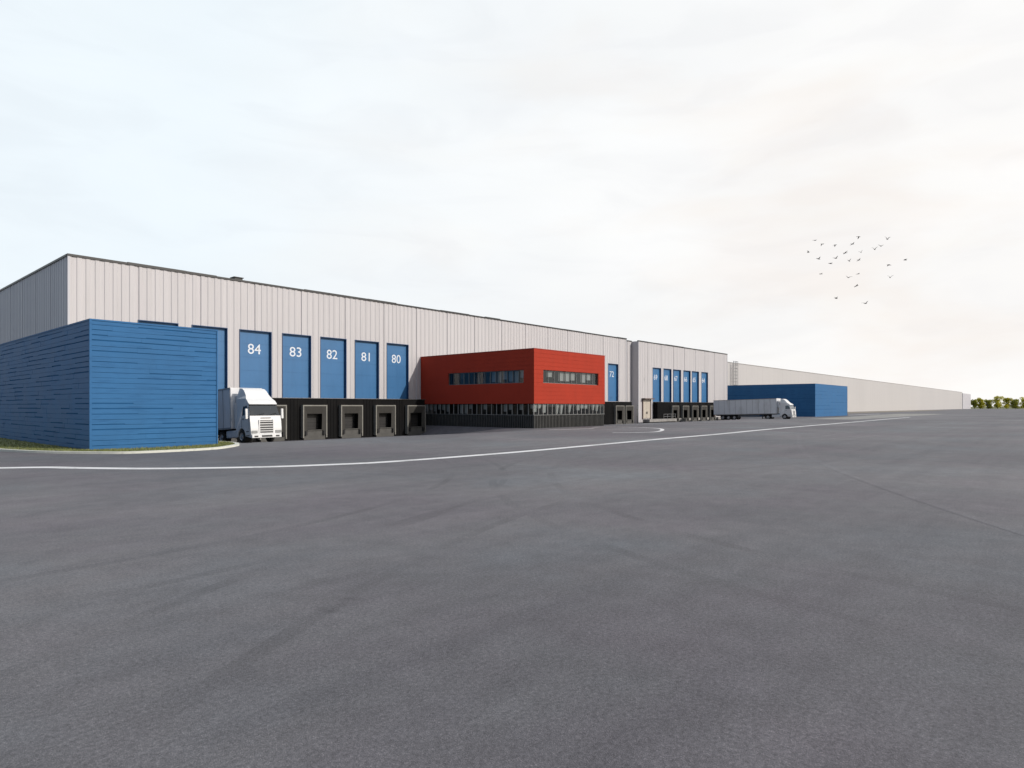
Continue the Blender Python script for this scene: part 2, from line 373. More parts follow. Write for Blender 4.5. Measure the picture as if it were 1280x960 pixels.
mb = MB(); mb.box(HX0 + .15, HX1 - .15, FY + 1.75, 149.8, ZT - .5, ZT - .1); mb.box(HX0 + .15, HXR0 - .1, FY + .2, FY + 1.75, ZT - .5, ZT - .1); mb.box(HXR1 + .1, HX1 - .15, FY + .2, FY + 1.75, ZT - .5, ZT - .1)
mb.build('roof', M['roof'], hall)
# parapet flashing in lengths that step slightly, as in the picture
mb = MB(); rr = random.Random(5)
for xa, xb in ((HX0 - .06, HXR0 + .06), (HXR1 - .06, HX1 + .06)):
    x = xa
    while x < xb:
        w = min(rr.uniform(3.0, 6.0), xb - x); dz = rr.choice([0, 0, .02, .05, .07])
        mb.box(x, x + w - .02, FY - .08, FY + .25, ZT - .03, ZT + .15 + dz); x += w
mb.box(HXR0 + .06, HXR1 - .06, FY + 1.5, FY + 1.8, ZT - .02, ZT + .15)
mb.box(HX0 - .08, HX0 + .25, FY + .26, 150, ZT - .02, ZT + .17)
mb.box(HX1 - .25, HX1 + .08, FY + .26, 150, ZT - .02, ZT + .17)
mb.build('parapet_cap', M['cap'], hall)

def text_mesh(body, parent_name, cx, y, zc, w, h, parent, m, d=.012):
    cu = bpy.data.curves.new('digits', 'FONT'); cu.body = body; cu.size = 1; cu.extrude = 0; cu.resolution_u = 6; cu.offset = .004
    to = bpy.data.objects.new('digits', cu); COL.objects.link(to)
    dg = bpy.context.evaluated_depsgraph_get(); dg.update()
    me = bpy.data.meshes.new_from_object(to.evaluated_get(dg)); COL.objects.unlink(to); bpy.data.objects.remove(to)
    xs = [v.co.x for v in me.vertices]; ys = [v.co.y for v in me.vertices]
    x0, x1, y0, y1 = min(xs), max(xs), min(ys), max(ys)
    off = WL[parent.name]; k = h / (y1 - y0); kw = min(w / (x1 - x0), k * 1.1)
    for v in me.vertices:
        X = cx + (v.co.x - (x0 + x1) / 2) * kw; Z = zc + (v.co.y - (y0 + y1) / 2) * k
        v.co = Vector((X, y, Z)) - off
    me.materials.clear(); me.materials.append(m)
    o = bpy.data.objects.new(parent_name, me); COL.objects.link(o); o.parent = parent; WL[o.name] = off
    return o
for c, num in DOORS:
    mb = MB(); yb = FY + .34; h = (ZD1 - ZD0) / 5
    for k in range(5):        # five flush sections with fine joints
        mb.box(c - HW, c + HW, yb, yb + .06, ZD0 + k*h + .012, ZD0 + (k+1)*h - .012, skip='k')
    mb.box(c - HW, c + HW, yb + .02, yb + .05, ZD0, ZD1, skip='k')
    pn = mb.build('bay_panel', M['blue_panel'], hall)
    mb = MB(); mb.box(c - HW, c - HW + .06, FY - .03, yb - .002, ZD0, ZD1); mb.box(c + HW - .06, c + HW, FY - .03, yb - .002, ZD0, ZD1)
    mb.box(c - HW + .06, c + HW - .06, FY - .03, yb - .002, ZD1 - .07, ZD1)
    mb.build('reveal', M['blue_trim'], pn)
    if num: text_mesh(num, 'number', c, yb - .012, 8.97, 1.5 if num[1] != '1' else 1.3, 1.12, pn, M['number'])

# --- black dock houses at the foot of the wall
def dock_house(x0, x1, yf, z1, holes):
    mb = MB()
    e = [x0] + [v for c in holes for v in (c - 1.02, c + 1.02)] + [x1]
    for k in range(0, len(e), 2):
        if e[k+1] > e[k]: mb.box(e[k], e[k+1], yf, FY - .03, -1.3, z1)
    for c in holes:
        mb.box(c - 1.02, c + 1.02, yf, FY - .03, 1.95, z1); mb.box(c - 1.02, c + 1.02, yf, FY - .03, -1.3, -.02)
    x = x0 + .3
    while x < x1 - .2:
        if all(abs(x - c) > 1.62 for c in holes): mb.box(x, x + .07, yf - .035, yf, -1.3, 3.40)
        x += .42
    dh = mb.build('dock_house', M['black'], hall, fix=False)
    mb = MB(); mb.box(x0 - .08, x1 + .06, yf - .08, FY - .05, z1 + .002, z1 + .07); mb.build('coping', M['cap'], dh)
LH = [24.5, 29.5, 34.5, 39.5, 44.4, 49.35, 54.3]
dock_house(21.3, 56.1, 64.6, 3.46, LH)
MH = [107.9, 111.5]; dock_house(98.0, 113.1, 67.0, 3.46, MH)
RH = [131.0, 136.0, 140.9, 145.7, 150.6]
dock_house(123.6, 153.1, 66.9, 3.5, RH)
def shelter(first=[None]):
    """frame, curtains, door, leveller, bumpers; local origin at dock floor, wall plane y=0"""
    if first[0]:
        c = copy_tree(first[0], hall); return c
    d = MB(); t = .13
    d.box(-1.53, -1.53 + t, -.5, -.01, -.92, 2.76); d.box(1.53 - t, 1.53, -.5, -.01, -.92, 2.76); d.box(-1.53 + t, 1.53 - t, -.5, -.01, 2.76 - t, 2.76)
    fr = d.build('dock_shelter', M['frame'], hall, local=True)
    c = MB()      # curtains slope inwards from the frame
    c.face([(-1.40,-.46,2.63),(1.40,-.46,2.63),(.96,-.32,1.78),(-.96,-.32,1.78)])
    c.face([(-1.40,-.46,2.63),(-.96,-.32,1.78),(-.93,-.32,-.05),(-1.40,-.46,-.6)])
    c.face([(1.40,-.46,2.63),(1.40,-.46,-.6),(.93,-.32,-.05),(.96,-.32,1.78)])
    WL_ = WL; cu = c.build('curtain', M['curtain'], fr, local=True); cu.modifiers.new('t', 'SOLIDIFY').thickness = .03
    p = MB()
    for k in range(5): p.box(-1.0, 1.0, .45, .5, -.02 + k*.395, -.02 + k*.395 + .38)
    p.build('dock_door', M['dock_door'], fr, local=True)
    l = MB(); l.box(-.93, .93, -.34, .2, -.20, -.03); l.box(-.90, .90, -.42, -.345, -.12, -.05)
    l.build('dock_leveller', M['dark_concrete'], fr, local=True)
    f = MB(); f.box(-1.35, 1.35, -.355, -.05, -1.25, -.21)
    f.build('dock_plinth', M['dark_concrete'], fr, local=True)
    for s in (-1, 1):
        b = MB(); b.box(s*1.14 - .13, s*1.14 + .13, -.56, -.37, -.62, -.14); b.build('bumper', M['rubber'], fr, local=True, bevel=.02)
    first[0] = fr; return fr
def place_shelter(x, y):
    s = shelter(); s.location = (x - HX0, y - FY, 0); return s
for x in LH: place_shelter(x, 64.6)
for x in MH: place_shelter(x, 67.0)
for x in RH: place_shelter(x, 66.9)
# concrete ledge at the right-hand docks with its shadow below built as black boxes, guard rail and personnel door
for q in ((117.3, 129.2, 65.3, 66.88), (129.2, 153.2, 66.75, 66.86), (153.2, 162.9, 66.2, FY - .05)):
    mb = MB(); mb.box(*q, -.62, -.06); lg = mb.build('concrete_ledge', M['concrete'], hall)
    if q[1] - q[0] < 20:
        mb = MB(); mb.box(q[0] + .05, q[1] - .05, q[2] + .25, q[3], -1.3, -.63); mb.build('footing_shadow', M['rubber'], lg)
mb = MB()
for z in (.45, .95): mb.bar((123.7, 65.5, z), (129.0, 65.5, z), .05)
for x in (123.7, 125.4, 127.2, 129.0): mb.bar((x, 65.5, -.06), (x, 65.5, .97), .05)
mb.build('guard_rail', M['steel'], hall)
mb = MB(); mb.box(119.25, 120.70, FY - .09, FY - .03, .10, 4.05); mb.box(120.74, 122.2, FY - .09, FY - .03, .10, 4.05)
dr = mb.build('personnel_door', M['beige'], hall)
mb = MB(); mb.box(118.95, 119.22, FY - .16, FY - .03, -.05, 4.1); mb.box(122.23, 122.5, FY - .16, FY - .03, -.05, 4.1); mb.box(118.7, 122.75, FY - .9, FY - .03, 4.1, 4.32)
mb.build('door_frame', M['brown'], dr)
for x in (120.45, 120.86):
    mb = MB(); mb.box(x, x + .13, FY - .17, FY - .095, 1.0, 1.5); mb.build('handle', M['dark_metal'], dr)
for x, y in ((113.35, FY + 1.42), (116.9, FY - .12)):
    mb = MB(); mb.cyl((x, y, -1.1), (x, y, ZT - .5 if y > FY else 3.0), .11, seg=10)
    for z in ((2, 5, 8, 11, 14) if y > FY else (0.5, 2)): mb.box(x - .17, x + .17, y - .14, y + .18, z, z + .08)
    mb.build('downpipe', M['pipe'], hall)
# small roof unit over bay 85
v = empty('roof_vent', (32.75, FY + .7, ZT - .1), 'small dark vent box on the roof edge above the blue bays', 'roof vent')
mb = MB(); mb.box(32.3, 33.2, FY + .4, FY + 1.2, ZT - .1, ZT + .42); mb.build('housing', M['cap'], v, bevel=.02)
mb = MB(); mb.box(32.2, 33.3, FY + .3, FY + 1.3, ZT + .43, ZT + .5); mb.build('cover', M['dark_metal'], v)

# ------------------------------------------------------------------ far hall
FH = 80.9
far = empty('far_warehouse', (150, FH, 0), 'plain pale grey warehouse running to the horizon beyond the far blue block', 'warehouse')
PF2 = rib_profile(164, 760, .03, 8, flats=(1.6,2.2,2.6,3.0), groove=.2)
mb = MB(); clad(mb, PF2, 164, 757, -.2, 16.3, FH); mb.build('wall', M['clad_far'], far)
mb = MB(); mb.face([(757.1,FH-.4,-.2),(822,FH-.4,-.2),(822,FH-.4,15.4),(757.1,FH-.4,15.4)]); mb.face([(757.1,FH+.1,-.2),(757.1,FH-.4,-.2),(757.1,FH-.4,15.4),(757.1,FH+.1,15.4)])
mb.face([(822,FH-.4,-.2),(822,160,-.2),(822,160,15.4),(822,FH-.4,15.4)]); mb.build('end_wall', M['clad_end'], far)
mb = MB(); mb.box(164, 757, FH + .25, 170, 15.6, 15.9); mb.box(757.1, 821.9, FH - .3, 160, 15.0, 15.35); mb.build('roof', M['roof'], far)
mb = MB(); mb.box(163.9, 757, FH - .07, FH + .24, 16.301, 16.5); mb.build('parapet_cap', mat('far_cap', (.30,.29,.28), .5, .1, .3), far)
mb = MB(); mb.face([(164,FH,-.2),(164,FH,16.3),(164,170,16.3),(164,170,-.2)]); mb.build('side_wall', M['clad_side'], far)
lad = empty('caged_ladder', (197.5, FH - 1.2, 0), 'tall grey caged roof ladder on the wall left of the far blue block', 'ladder')
mb = MB()
for x in (196.6, 198.4): mb.bar((x, FH - .9, 0), (x, FH - .9, 16.9), .14)
mb.build('rail', M['steel'], lad)
mb = MB(); z = .4
while z < 16: mb.bar((196.6, FH - .9, z), (198.4, FH - .9, z), .05); z += .4
mb.build('rung', M['steel'], lad)
mb = MB()
for k in range(14):
    z = 3 + k * 1.05; pr = None
    for i in range(9):
        a = math.pi * i / 8; p = (197.5 + .95 * math.cos(a), FH - .9 - 1.0 * math.sin(a), z)
        if pr: mb.bar(pr, p, .06, .10)
        pr = p
for i in (1, 3, 5, 7):
    a = math.pi * i / 8; mb.bar((197.5 + .95*math.cos(a), FH - .9 - math.sin(a), 3), (197.5 + .95*math.cos(a), FH - .9 - math.sin(a), 16.7), .06)
mb.build('cage', M['steel'], lad)

# ------------------------------------------------------------------ blue clad blocks
def blue_block(x0, x1, y0, y1, zt, seed, label, pitch=.30, long_=(.8, 3.2), lap=.022):
    t = empty('blue_block', (x0, y0, 0), label, 'storage block')
    r = random.Random(seed); mb = MB()
    def rows(u0, u1, put):
        nr = int(zt / pitch); h = zt / nr
        for k in range(nr):
            u = u0 + .0
            while u < u1 - .01:
                w = min(r.uniform(*long_), u1 - u)
                if u1 - u - w < .5: w = u1 - u
                j = r.choice([0, 0, 0, .006]) * lap / .022; zb = k * h + (r.choice([.012, .012, .02, .03, .045, .06, .075]) if k else 0)
                put(u, u + w, max(0, zb), (k + 1) * h + .0, lap + j, lap + j); u += w
    def front(a, b_, z0, z1, d0, d1):
        mb.face([(a, y0 - d0, z0), (b_, y0 - d0, z0), (b_, y0 - d1, z1), (a, y0 - d1, z1)])
        mb.face([(a, y0, z0), (b_, y0, z0), (b_, y0 - d0, z0), (a, y0 - d0, z0)])
        mb.face([(b_, y0, z0), (b_, y0, z1), (b_, y0 - d1, z1), (b_, y0 - d0, z0)]); mb.face([(a, y0, z0), (a, y0 - d0, z0), (a, y0 - d1, z1), (a, y0, z1)])
    def left(a, b_, z0, z1, d0, d1):
        mb.face([(x0 - d0, b_, z0), (x0 - d0, a, z0), (x0 - d1, a, z1), (x0 - d1, b_, z1)])
        mb.face([(x0, b_, z0), (x0, a, z0), (x0 - d0, a, z0), (x0 - d0, b_, z0)])
        mb.face([(x0, a, z0), (x0, a, z1), (x0 - d1, a, z1), (x0 - d0, a, z0)])
    rows(x0, x1, front); rows(y0, y1, left)
    mb.box(x0 + .001, x1, y0 + .001, y1, 0, zt - .02, mi=1)
    mb.build('wall', [M['blue'], M['blue_gap']], t, fix=False)
    mb = MB(); mb.box(x0 - .06, x1 + .04, y0 - .06, y0 + .2, zt - .06, zt + .03); mb.box(x0 - .06, x0 + .2, y0 + .2, y1, zt - .06, zt + .03); mb.box(x1 - .2, x1 + .04, y0 + .2, y1, zt - .06, zt + .03)
    mb.build('coping', M['blue'], t)
    mb = MB(); mb.box(x0 + .2, x1 - .2, y0 + .2, y1 - .1, zt - .019, zt - .005); mb.build('roof', M['roof'], t)
    mb = MB(); mb.box(x0 - .065, x0 + .05, y0 - .065, y0 + .05, .01, zt - .061); mb.build('corner_trim', M['blue'], t)
    mb = MB(); mb.box(x1 - .05, x1 + .03, y0 - .065, y0 + .02, .01, zt - .061); mb.build('corner_trim', M['blue'], t)
    return t
blue_block(11.6, 18.8, 42.3, 67.9, 7.6, 2, 'large blue block of rough horizontal cladding at the near left corner')
blue_block(170.3, 200.6, 48.5, 73.5, 8.3, 4, 'wide blue block in the distance behind the parked white lorry', .9, (6, 14), .03)

# kerb and grass round the near block
KP = spline([(7.0,66),(7.3,58),(7.9,50),(9.2,44.1),(11.4,40.2),(13.1,38.9),(16.7,38.9),(18.5,40.1),(19.9,41.8),(20.6,44.2),(20.4,47.0)], 8)
mb = MB(); prs = []
for i, p in enumerate(KP):
    a = Vector(KP[max(0, i-1)]); b_ = Vector(KP[min(len(KP)-1, i+1)]); t = (b_ - a).normalized(); n = Vector((-t.y, t.x)) * .15
    prs.append((Vector(p) + n, Vector(p) - n))
for (l0, r0), (l1, r1) in zip(prs, prs[1:]):
    mb.face([(r0.x,r0.y,.12),(r1.x,r1.y,.12),(l1.x,l1.y,.12),(l0.x,l0.y,.12)])
    mb.face([(r0.x,r0.y,0),(r1.x,r1.y,0),(r1.x,r1.y,.12),(r0.x,r0.y,.12)]); mb.face([(l1.x,l1.y,0),(l0.x,l0.y,0),(l0.x,l0.y,.12),(l1.x,l1.y,.12)])
tag(mb.build('kerb', M['kerb']), kind='structure')
mb = MB(); ins = [l for l, r_ in prs]
for a, b_ in zip(ins, ins[1:]):
    ca = (11.45 if a.y > 42.2 and a.x < 12 else max(11.45, min(18.95, a.x)), max(42.15, min(a.y, 66)) if (a.x < 11.5 or a.x > 18.9) else 42.15)
    cb = (11.45 if b_.y > 42.2 and b_.x < 12 else max(11.45, min(18.95, b_.x)), max(42.15, min(b_.y, 66)) if (b_.x < 11.5 or b_.x > 18.9) else 42.15)
    mb.face([(a.x,a.y,.09),(b_.x,b_.y,.09),(cb[0],cb[1],.09),(ca[0],ca[1],.09)])
tag(mb.build('grass_bed', M['grass']), kind='structure')
mb = MB(); rg = random.Random(9)
for i in range(9000):
    a, b_ = rg.choice(list(zip(ins, ins[1:]))); t = rg.random(); p = a.lerp(b_, t)
    q = Vector((max(11.45, min(18.95, p.x)), max(42.15, min(p.y, 66)))); p = p.lerp(q, rg.random())
    h = rg.uniform(.04, .13); an = rg.uniform(0, 6.28); w = .02; dx, dy = math.cos(an) * w, math.sin(an) * w; k = rg.uniform(-.05, .05)
    mb.face([(p.x - dx, p.y - dy, .085), (p.x + dx, p.y + dy, .085), (p.x + k, p.y + k, .09 + h)])
tag(mb.build('grass', M['grass'], fix=False), 'short green grass strip between the kerb and the near blue block', 'grass', kind='stuff')

# ------------------------------------------------------------------ red office
RX0, RX1, RY0 = 58.3, 73.45, 47.7
off = empty('red_office', (RX0, RY0, 0), 'red clad two storey office with a long ribbon window over dark glazing', 'office building')
ZR0, ZR1 = 2.92, 9.42
WZ0, WZ1 = 5.42, 6.98
FWX = (60.05, 71.9); LWY = (49.3, 62.5)
mb = MB()
def boards(z0, z1, u0, u1, put, pitch=.5):
    n = max(1, round((z1 - z0) / pitch)); h = (z1 - z0) / n
    for k in range(n): put(u0, u1, z0 + k*h, z0 + (k+1)*h)
def fr(a, b_, z0, z1):
    mb.face([(a,RY0,z0+.015),(b_,RY0,z0+.015),(b_,RY0,z1-.015),(a,RY0,z1-.015)]); mb.face([(a,RY0+.02,z1-.015),(a,RY0,z1-.015),(b_,RY0,z1-.015),(b_,RY0+.02,z1-.015)]); mb.face([(a,RY0,z0+.015),(a,RY0+.02,z0+.015),(b_,RY0+.02,z0+.015),(b_,RY0,z0+.015)])
def lf(a, b_, z0, z1):
    mb.face([(RX0,b_,z0+.015),(RX0,a,z0+.015),(RX0,a,z1-.015),(RX0,b_,z1-.015)]); mb.face([(RX0+.02,b_,z1-.015),(RX0,b_,z1-.015),(RX0,a,z1-.015),(RX0+.02,a,z1-.015)]); mb.face([(RX0,b_,z0+.015),(RX0+.02,b_,z0+.015),(RX0+.02,a,z0+.015),(RX0,a,z0+.015)])
for put, u0, u1, wa, wb in ((fr, RX0, RX1, *FWX), (lf, RY0, FY, *LWY)):
    boards(ZR0, WZ0, u0, u1, put); boards(WZ1, ZR1, u0, u1, put); boards(WZ0, WZ1, u0, wa, put); boards(WZ0, WZ1, wb, u1, put)
# backing, with the window holes left open
D = .36
mb.box(RX0+.02, RX1-.02, RY0+.02, RY0+D, ZR0, WZ0); mb.box(RX0+.02, RX1-.02, RY0+.02, RY0+D, WZ1, ZR1)
mb.box(RX0+.02, FWX[0], RY0+.021, RY0+D, WZ0, WZ1, skip='tb'); mb.box(FWX[1], RX1-.02, RY0+.021, RY0+D, WZ0, WZ1, skip='tb')
mb.box(RX0+.02, RX0+D, RY0+D, FY, ZR0, WZ0); mb.box(RX0+.02, RX0+D, RY0+D, FY, WZ1, ZR1)
mb.box(RX0+.021, RX0+D, RY0+D, LWY[0], WZ0, WZ1, skip='tb'); mb.box(RX0+.021, RX0+D, LWY[1], FY, WZ0, WZ1, skip='tb')
mb.face([(RX1,RY0,ZR0),(RX1,FY,ZR0),(RX1,FY,ZR1),(RX1,RY0,ZR1)])
mb.box(RX0+.05, RX1-.05, RY0+.05, FY, ZR0-.012, ZR0-.004)
mb.build('upper_wall', M['red'], off, fix=False)
mb = MB(); mb.box(RX0-.04, RX1+.04, RY0-.04, RY0+.3, ZR1+.002, ZR1+.07); mb.box(RX0-.04, RX0+.3, RY0+.3, FY-.05, ZR1+.002, ZR1+.07); mb.box(RX1-.3, RX1+.04, RY0+.3, FY-.05, ZR1+.002, ZR1+.07)
mb.build('coping', M['red_trim'], off)
mb = MB(); mb.box(RX0+.3, RX1-.3, RY0+.3, FY-.05, ZR1-.3, ZR1-.1); mb.build('roof', M['roof'], off)
# ribbon windows
def ribbon_window(axis, a, b_, n, blinds):
    mb = MB(); d = .24
    P = (lambda u, dd, z: (u, RY0 + dd, z)) if axis == 'x' else (lambda u, dd, z: (RX0 + dd, u, z))
    def bx(u0, u1, d0, d1, z0, z1):
        p, q = P(u0, d0, z0), P(u1, d1, z1); mb.box(min(p[0],q[0]), max(p[0],q[0]), min(p[1],q[1]), max(p[1],q[1]), z0, z1)
    w = (b_ - a) / n
    for k in range(n + 1):
        u = a + k * w; u = max(a + .03, min(b_ - .03, u)); bx(u - .03, u + .03, d - .05, d + .05, WZ0, WZ1)
    bx(a + .061, b_ - .061, d - .05, d + .05, WZ0, WZ0 + .06); bx(a + .061, b_ - .061, d - .05, d + .05, WZ1 - .06, WZ1)
    win = mb.build('ribbon_window', M['pipe'], off)
    mb = MB(); mb.face([P(a,d,WZ0+.01), P(b_,d,WZ0+.01), P(b_,d,WZ1-.01), P(a,d,WZ1-.01)]); mb.build('glass', M['glass'], win)
    for k in range(n):
        if k in blinds:
            m_, drop = blinds[k]; mb = MB(); u0 = a + k*w + .08; u1 = u0 + w - .16; nn = 8
            zt_ = WZ1 - .08; h = (WZ1 - WZ0 - .16) * drop; 
            mb.face([P(u0,d+.2,zt_-h), P(u1,d+.2,zt_-h), P(u1,d+.2,zt_), P(u0,d+.2,zt_)]); mb.build('blind', M[m_], win)
    return win
ribbon_window('y', *LWY, 14, {0:('reflection_blue',.6),1:('blind',1),2:('reflection_blue',.9),3:('reflection_blue',.7),4:('blind',.95),5:('reflection_blue',.9),8:('interior',.9),11:('interior',.5)})  # blue and white sheets here imitate the facade reflected in this window
ribbon_window('x', *FWX, 10, {1:('blind',.5),3:('blind',.8),4:('blind',.8),5:('blind',.7),7:('blind',.85),8:('blind',.6)})
# rooms behind the glass: floor, back walls
mb = MB(); mb.box(RX0+3.5, RX1-.3, RY0+4, RY0+4.2, ZR0, ZR1-.4); mb.box(RX0+3.5, RX0+3.7, RY0+4.2, FY-.3, ZR0, ZR1-.4); mb.box(RX0+D, RX1-.1, RY0+D, FY-.2, ZR0+.02, ZR0+.2)
mb.box(RX0+2.8, RX1-.4, RY0+3.2, RY0+3.4, 0, ZR0-.02); mb.box(RX0+2.8, RX0+3.0, RY0+3.4, FY-.3, 0, ZR0-.02); mb.box(RX1-.3, RX1-.12, RY0+.3, FY-.2, 0, ZR1-.4)
mb.build('partition', M['interior'], off)
# ground floor glazing band with slatted dark base
GI = .10
mb = MB(); n = 17; gw = RX1 - RX0 - .2
for k in range(n + 1):
    x = RX0 + GI + k * gw / n; mb = MB(); mb.box(x - .03, x + .03, RY0 + GI - .02, RY0 + GI + .08, 1.605, ZR0 - .015); mb.build('mullion', M['mullion'], off)
m2 = 23; gl = FY - .4 - RY0 - .2
for k in range(1, m2 + 1):
    y = RY0 + GI + k * gl / m2; mb = MB(); mb.box(RX0 + GI - .02, RX0 + GI + .08, y - .03, y + .03, 1.605, ZR0 - .015); mb.build('mullion', M['mullion'], off)
mb = MB(); mb.face([(RX0+GI+.02,RY0+GI+.03,1.57),(RX1-GI,RY0+GI+.03,1.57),(RX1-GI,RY0+GI+.03,ZR0-.02),(RX0+GI+.02,RY0+GI+.03,ZR0-.02)])
mb.face([(RX0+GI+.03,FY-.1,1.57),(RX0+GI+.03,RY0+GI+.04,1.57),(RX0+GI+.03,RY0+GI+.04,ZR0-.02),(RX0+GI+.03,FY-.1,ZR0-.02)])
mb.face([(RX1-.05,RY0+GI,0),(RX1-.05,FY-.1,0),(RX1-.05,FY-.1,ZR0-.02),(RX1-.05,RY0+GI,ZR0-.02)])
mb.build('glazing', M['glass'], off)
rb = random.Random(12)
for k in range(n):
    if rb.random() < .55 or k in (5, 6):
        x = RX0 + GI + k * gw / n; mb = MB(); h = 1.2 if k in (5, 6) else rb.uniform(.5, 1.15)
        mb.face([(x+.06,RY0+.3,ZR0-.05-h),(x+gw/n*rb.uniform(.5,.95),RY0+.3,ZR0-.05-h),(x+gw/n*.9,RY0+.3,ZR0-.05),(x+.06,RY0+.3,ZR0-.05)]); mb.build('curtain', M['blind'], off)
for k in range(m2):
    if rb.random() < .5 or k in (13, 14):
        y = RY0 + GI + k * gl / m2; mb = MB(); h = 1.2 if k in (13, 14) else rb.uniform(.4, 1.1)
        mb.face([(RX0+.3,y+gl/m2*.8,ZR0-.05-h),(RX0+.3,y+.08,ZR0-.05-h),(RX0+.3,y+.08,ZR0-.05),(RX0+.3,y+gl/m2*.8,ZR0-.05)]); mb.build('curtain', M['blind'], off)
mb = MB(); mb.box(RX0+.12, RX1-.06, RY0+.12, RY0+.2, -.3, 1.56); mb.box(RX0+.12, RX0+.2, RY0+.2, FY-.05, -1.3, 1.56)
x = RX0 + .05
while x < RX1 - .05: mb.box(x, x + .07, RY0 + .02, RY0 + .118, .03, 1.54, mi=1); x += .29
y = RY0 + .2
while y < FY - .3: mb.box(RX0 + .02, RX0 + .118, y, y + .07, .03, 1.54, mi=1); y += .29
mb.build('slatted_base', [M['slat'], M['fin']], off)
mb = MB(); mb.box(RX0+.01, RX1-.03, RY0+.01, RY0+.22, 1.541, 1.6); mb.box(RX0+.01, RX0+.22, RY0+.22, FY-.3, 1.541, 1.6); mb.build('sill', M['pipe'], off)

# ------------------------------------------------------------------ lorry (local: nose at -y, origin on the ground under the bumper)
def make_truck():
    root = empty('lorry', (0,0,0), '', 'lorry')
    AY, AR = 1.42, .62                            # wheel arch
    arch = [(AY + AR*math.cos(a), .50 + AR*math.sin(a)) for a in [math.pi - math.pi*i/10 for i in range(11)]]
    arch = [(y, max(z, .36)) for y, z in arch]
    # side outline (y, z, half width)
    top = [(-.02,.36,1.16),(-.06,.70,1.21),(-.06,1.05,1.23),(-.01,1.55,1.24),(.05,1.93,1.22)]
    ws = [(.42,2.72,1.12)]
    roof = [(.40,2.80,1.13),(.58,2.98,1.12),(.92,3.16,1.06),(1.15,3.40,.94),(1.5,3.74,.90),(1.8,3.90,.89),(2.25,3.96,.89)]
    back = [(2.30,3.2,1.12),(2.30,1.0,1.22),(2.30,.50,1.22)]
    out = top + ws + roof + back + [(y, z, 1.22) for y, z in reversed(arch)]
    mb = MB(); n = len(out)
    for i in range(n):
        (y0,z0,w0),(y1,z1,w1) = out[i], out[(i+1) % n]
        if i == 4: continue                       # windscreen opening
        mb.face([(-w0,y0,z0),(w0,y0,z0),(w1,y1,z1),(-w1,y1,z1)], smooth=False)
    # sides, with the door-window opening left free
    win = [(.30,2.02),(.62,2.66),(1.25,2.62),(1.25,1.98)]
    from mathutils.geometry import tessellate_polygon
    for s in (-1, 1):
        o3 = [Vector((y, z, 0)) for y, z, w in out]; w3 = [Vector((y, z, 0)) for y, z in win]
        tr = tessellate_polygon([o3, w3[::-1]])
        allp = [(y, z, w) for y, z, w in out] + [(y, z, 1.235 - max(0, z - 1.93) * .13) for y, z in win[::-1]]
        for t in tr: mb.face([(s * allp[k][2], allp[k][0], allp[k][1]) for k in t])
    bm_cab = mb.build('cab', M['white_paint'], root, local=True)
    cab = bm_cab
    mb = MB(); mb.face([(-1.16,.07,1.97),(1.16,.07,1.97),(1.08,.415,2.70),(-1.08,.415,2.70)])
    mb.build('windscreen', M['cab_glass'], cab, local=True)
    mb = MB(); mb.face([(-1.21,.052,1.935),(1.21,.052,1.935),(1.16,.07,1.97),(-1.16,.07,1.97)]); mb.face([(-1.21,.052,1.935),(-1.16,.07,1.97),(-1.08,.415,2.70),(-1.12,.415,2.71)]); mb.face([(1.21,.052,1.935),(1.12,.415,2.71),(1.08,.415,2.70),(1.16,.07,1.97)])
    for x in (-.6, .35): mb.bar((x, .06, 1.99), (x + .55, .10, 2.10), .025)
    mb.build('windscreen_seal', M['rubber'], cab, local=True)
    for s in (-1, 1):
        mb = MB(); mb.face([(s*(1.205 - max(0, z-1.93)*.13), y, z) for y, z in win]); mb.build('side_window', M['cab_glass'], cab, local=True)
    # dark interior: seats, dash
    mb = MB(); mb.box(-1.08, 1.08, .16, .5, 1.2, 1.94); mb.box(-1.1, 1.1, 2.1, 2.2, 1.0, 3.0); mb.box(-1.1, 1.1, .3, 2.1, 1.0, 1.15)
    for x in (-.62, .62): mb.box(x - .27, x + .27, 1.15, 1.32, 1.5, 2.5); mb.box(x - .27, x + .27, .75, 1.3, 1.4, 1.6)
    mb.build('interior', M['interior'], cab, local=True)
    # sun visor
    mb = MB(); mb.face([(-1.1,.30,2.74),(1.1,.30,2.74),(1.1,.44,2.86),(-1.1,.44,2.86)]); v = mb.build('sun_visor', M['white_paint'], cab, local=True); v.modifiers.new('t','SOLIDIFY').thickness = .03
    # grille: stacked dark slots with white bars
    mb = MB(); mb.face([(-.52,-.075,.62),(.52,-.075,.62),(.52,-.05,1.62),(-.52,-.05,1.62)]); g = mb.build('grille', M['dark_metal'], cab, local=True)
    mb = MB()
    for k in range(6):
        z = .66 + k * .17; y = -.105 + (z - .62) * .025; w = .56 - .02 * (k < 2) * 2
        mb.box(-w, w, y, y + .05, z, z + .05)
    mb.box(-.60, -.52, -.10, -.03, .62, 1.66); mb.box(.52, .60, -.10, -.03, .62, 1.66)
    mb.build('grille_bar', M['white_paint'], g, local=True)
    mb = MB(); mb.box(-.40, .40, -.045, .02, 1.76, 1.80); mb.build('badge_strip', M['grey_plastic'], cab, local=True)
    mb = MB(); mb.box(-1.18, 1.18, -.14, .02, .34, .60); mb.box(-1.17,1.17,-.1,.0,.60,.66); b = mb.build('bumper', M['white_paint'], cab, local=True, bevel=.03)
    mb = MB(); mb.box(-.42, .42, -.150, -.141, .40, .54); mb.box(-1.0,-.7,-.149,-.141,.40,.52); mb.box(.7,1.0,-.149,-.141,.40,.52); mb.build('air_intake', M['dark_metal'], b, local=True)
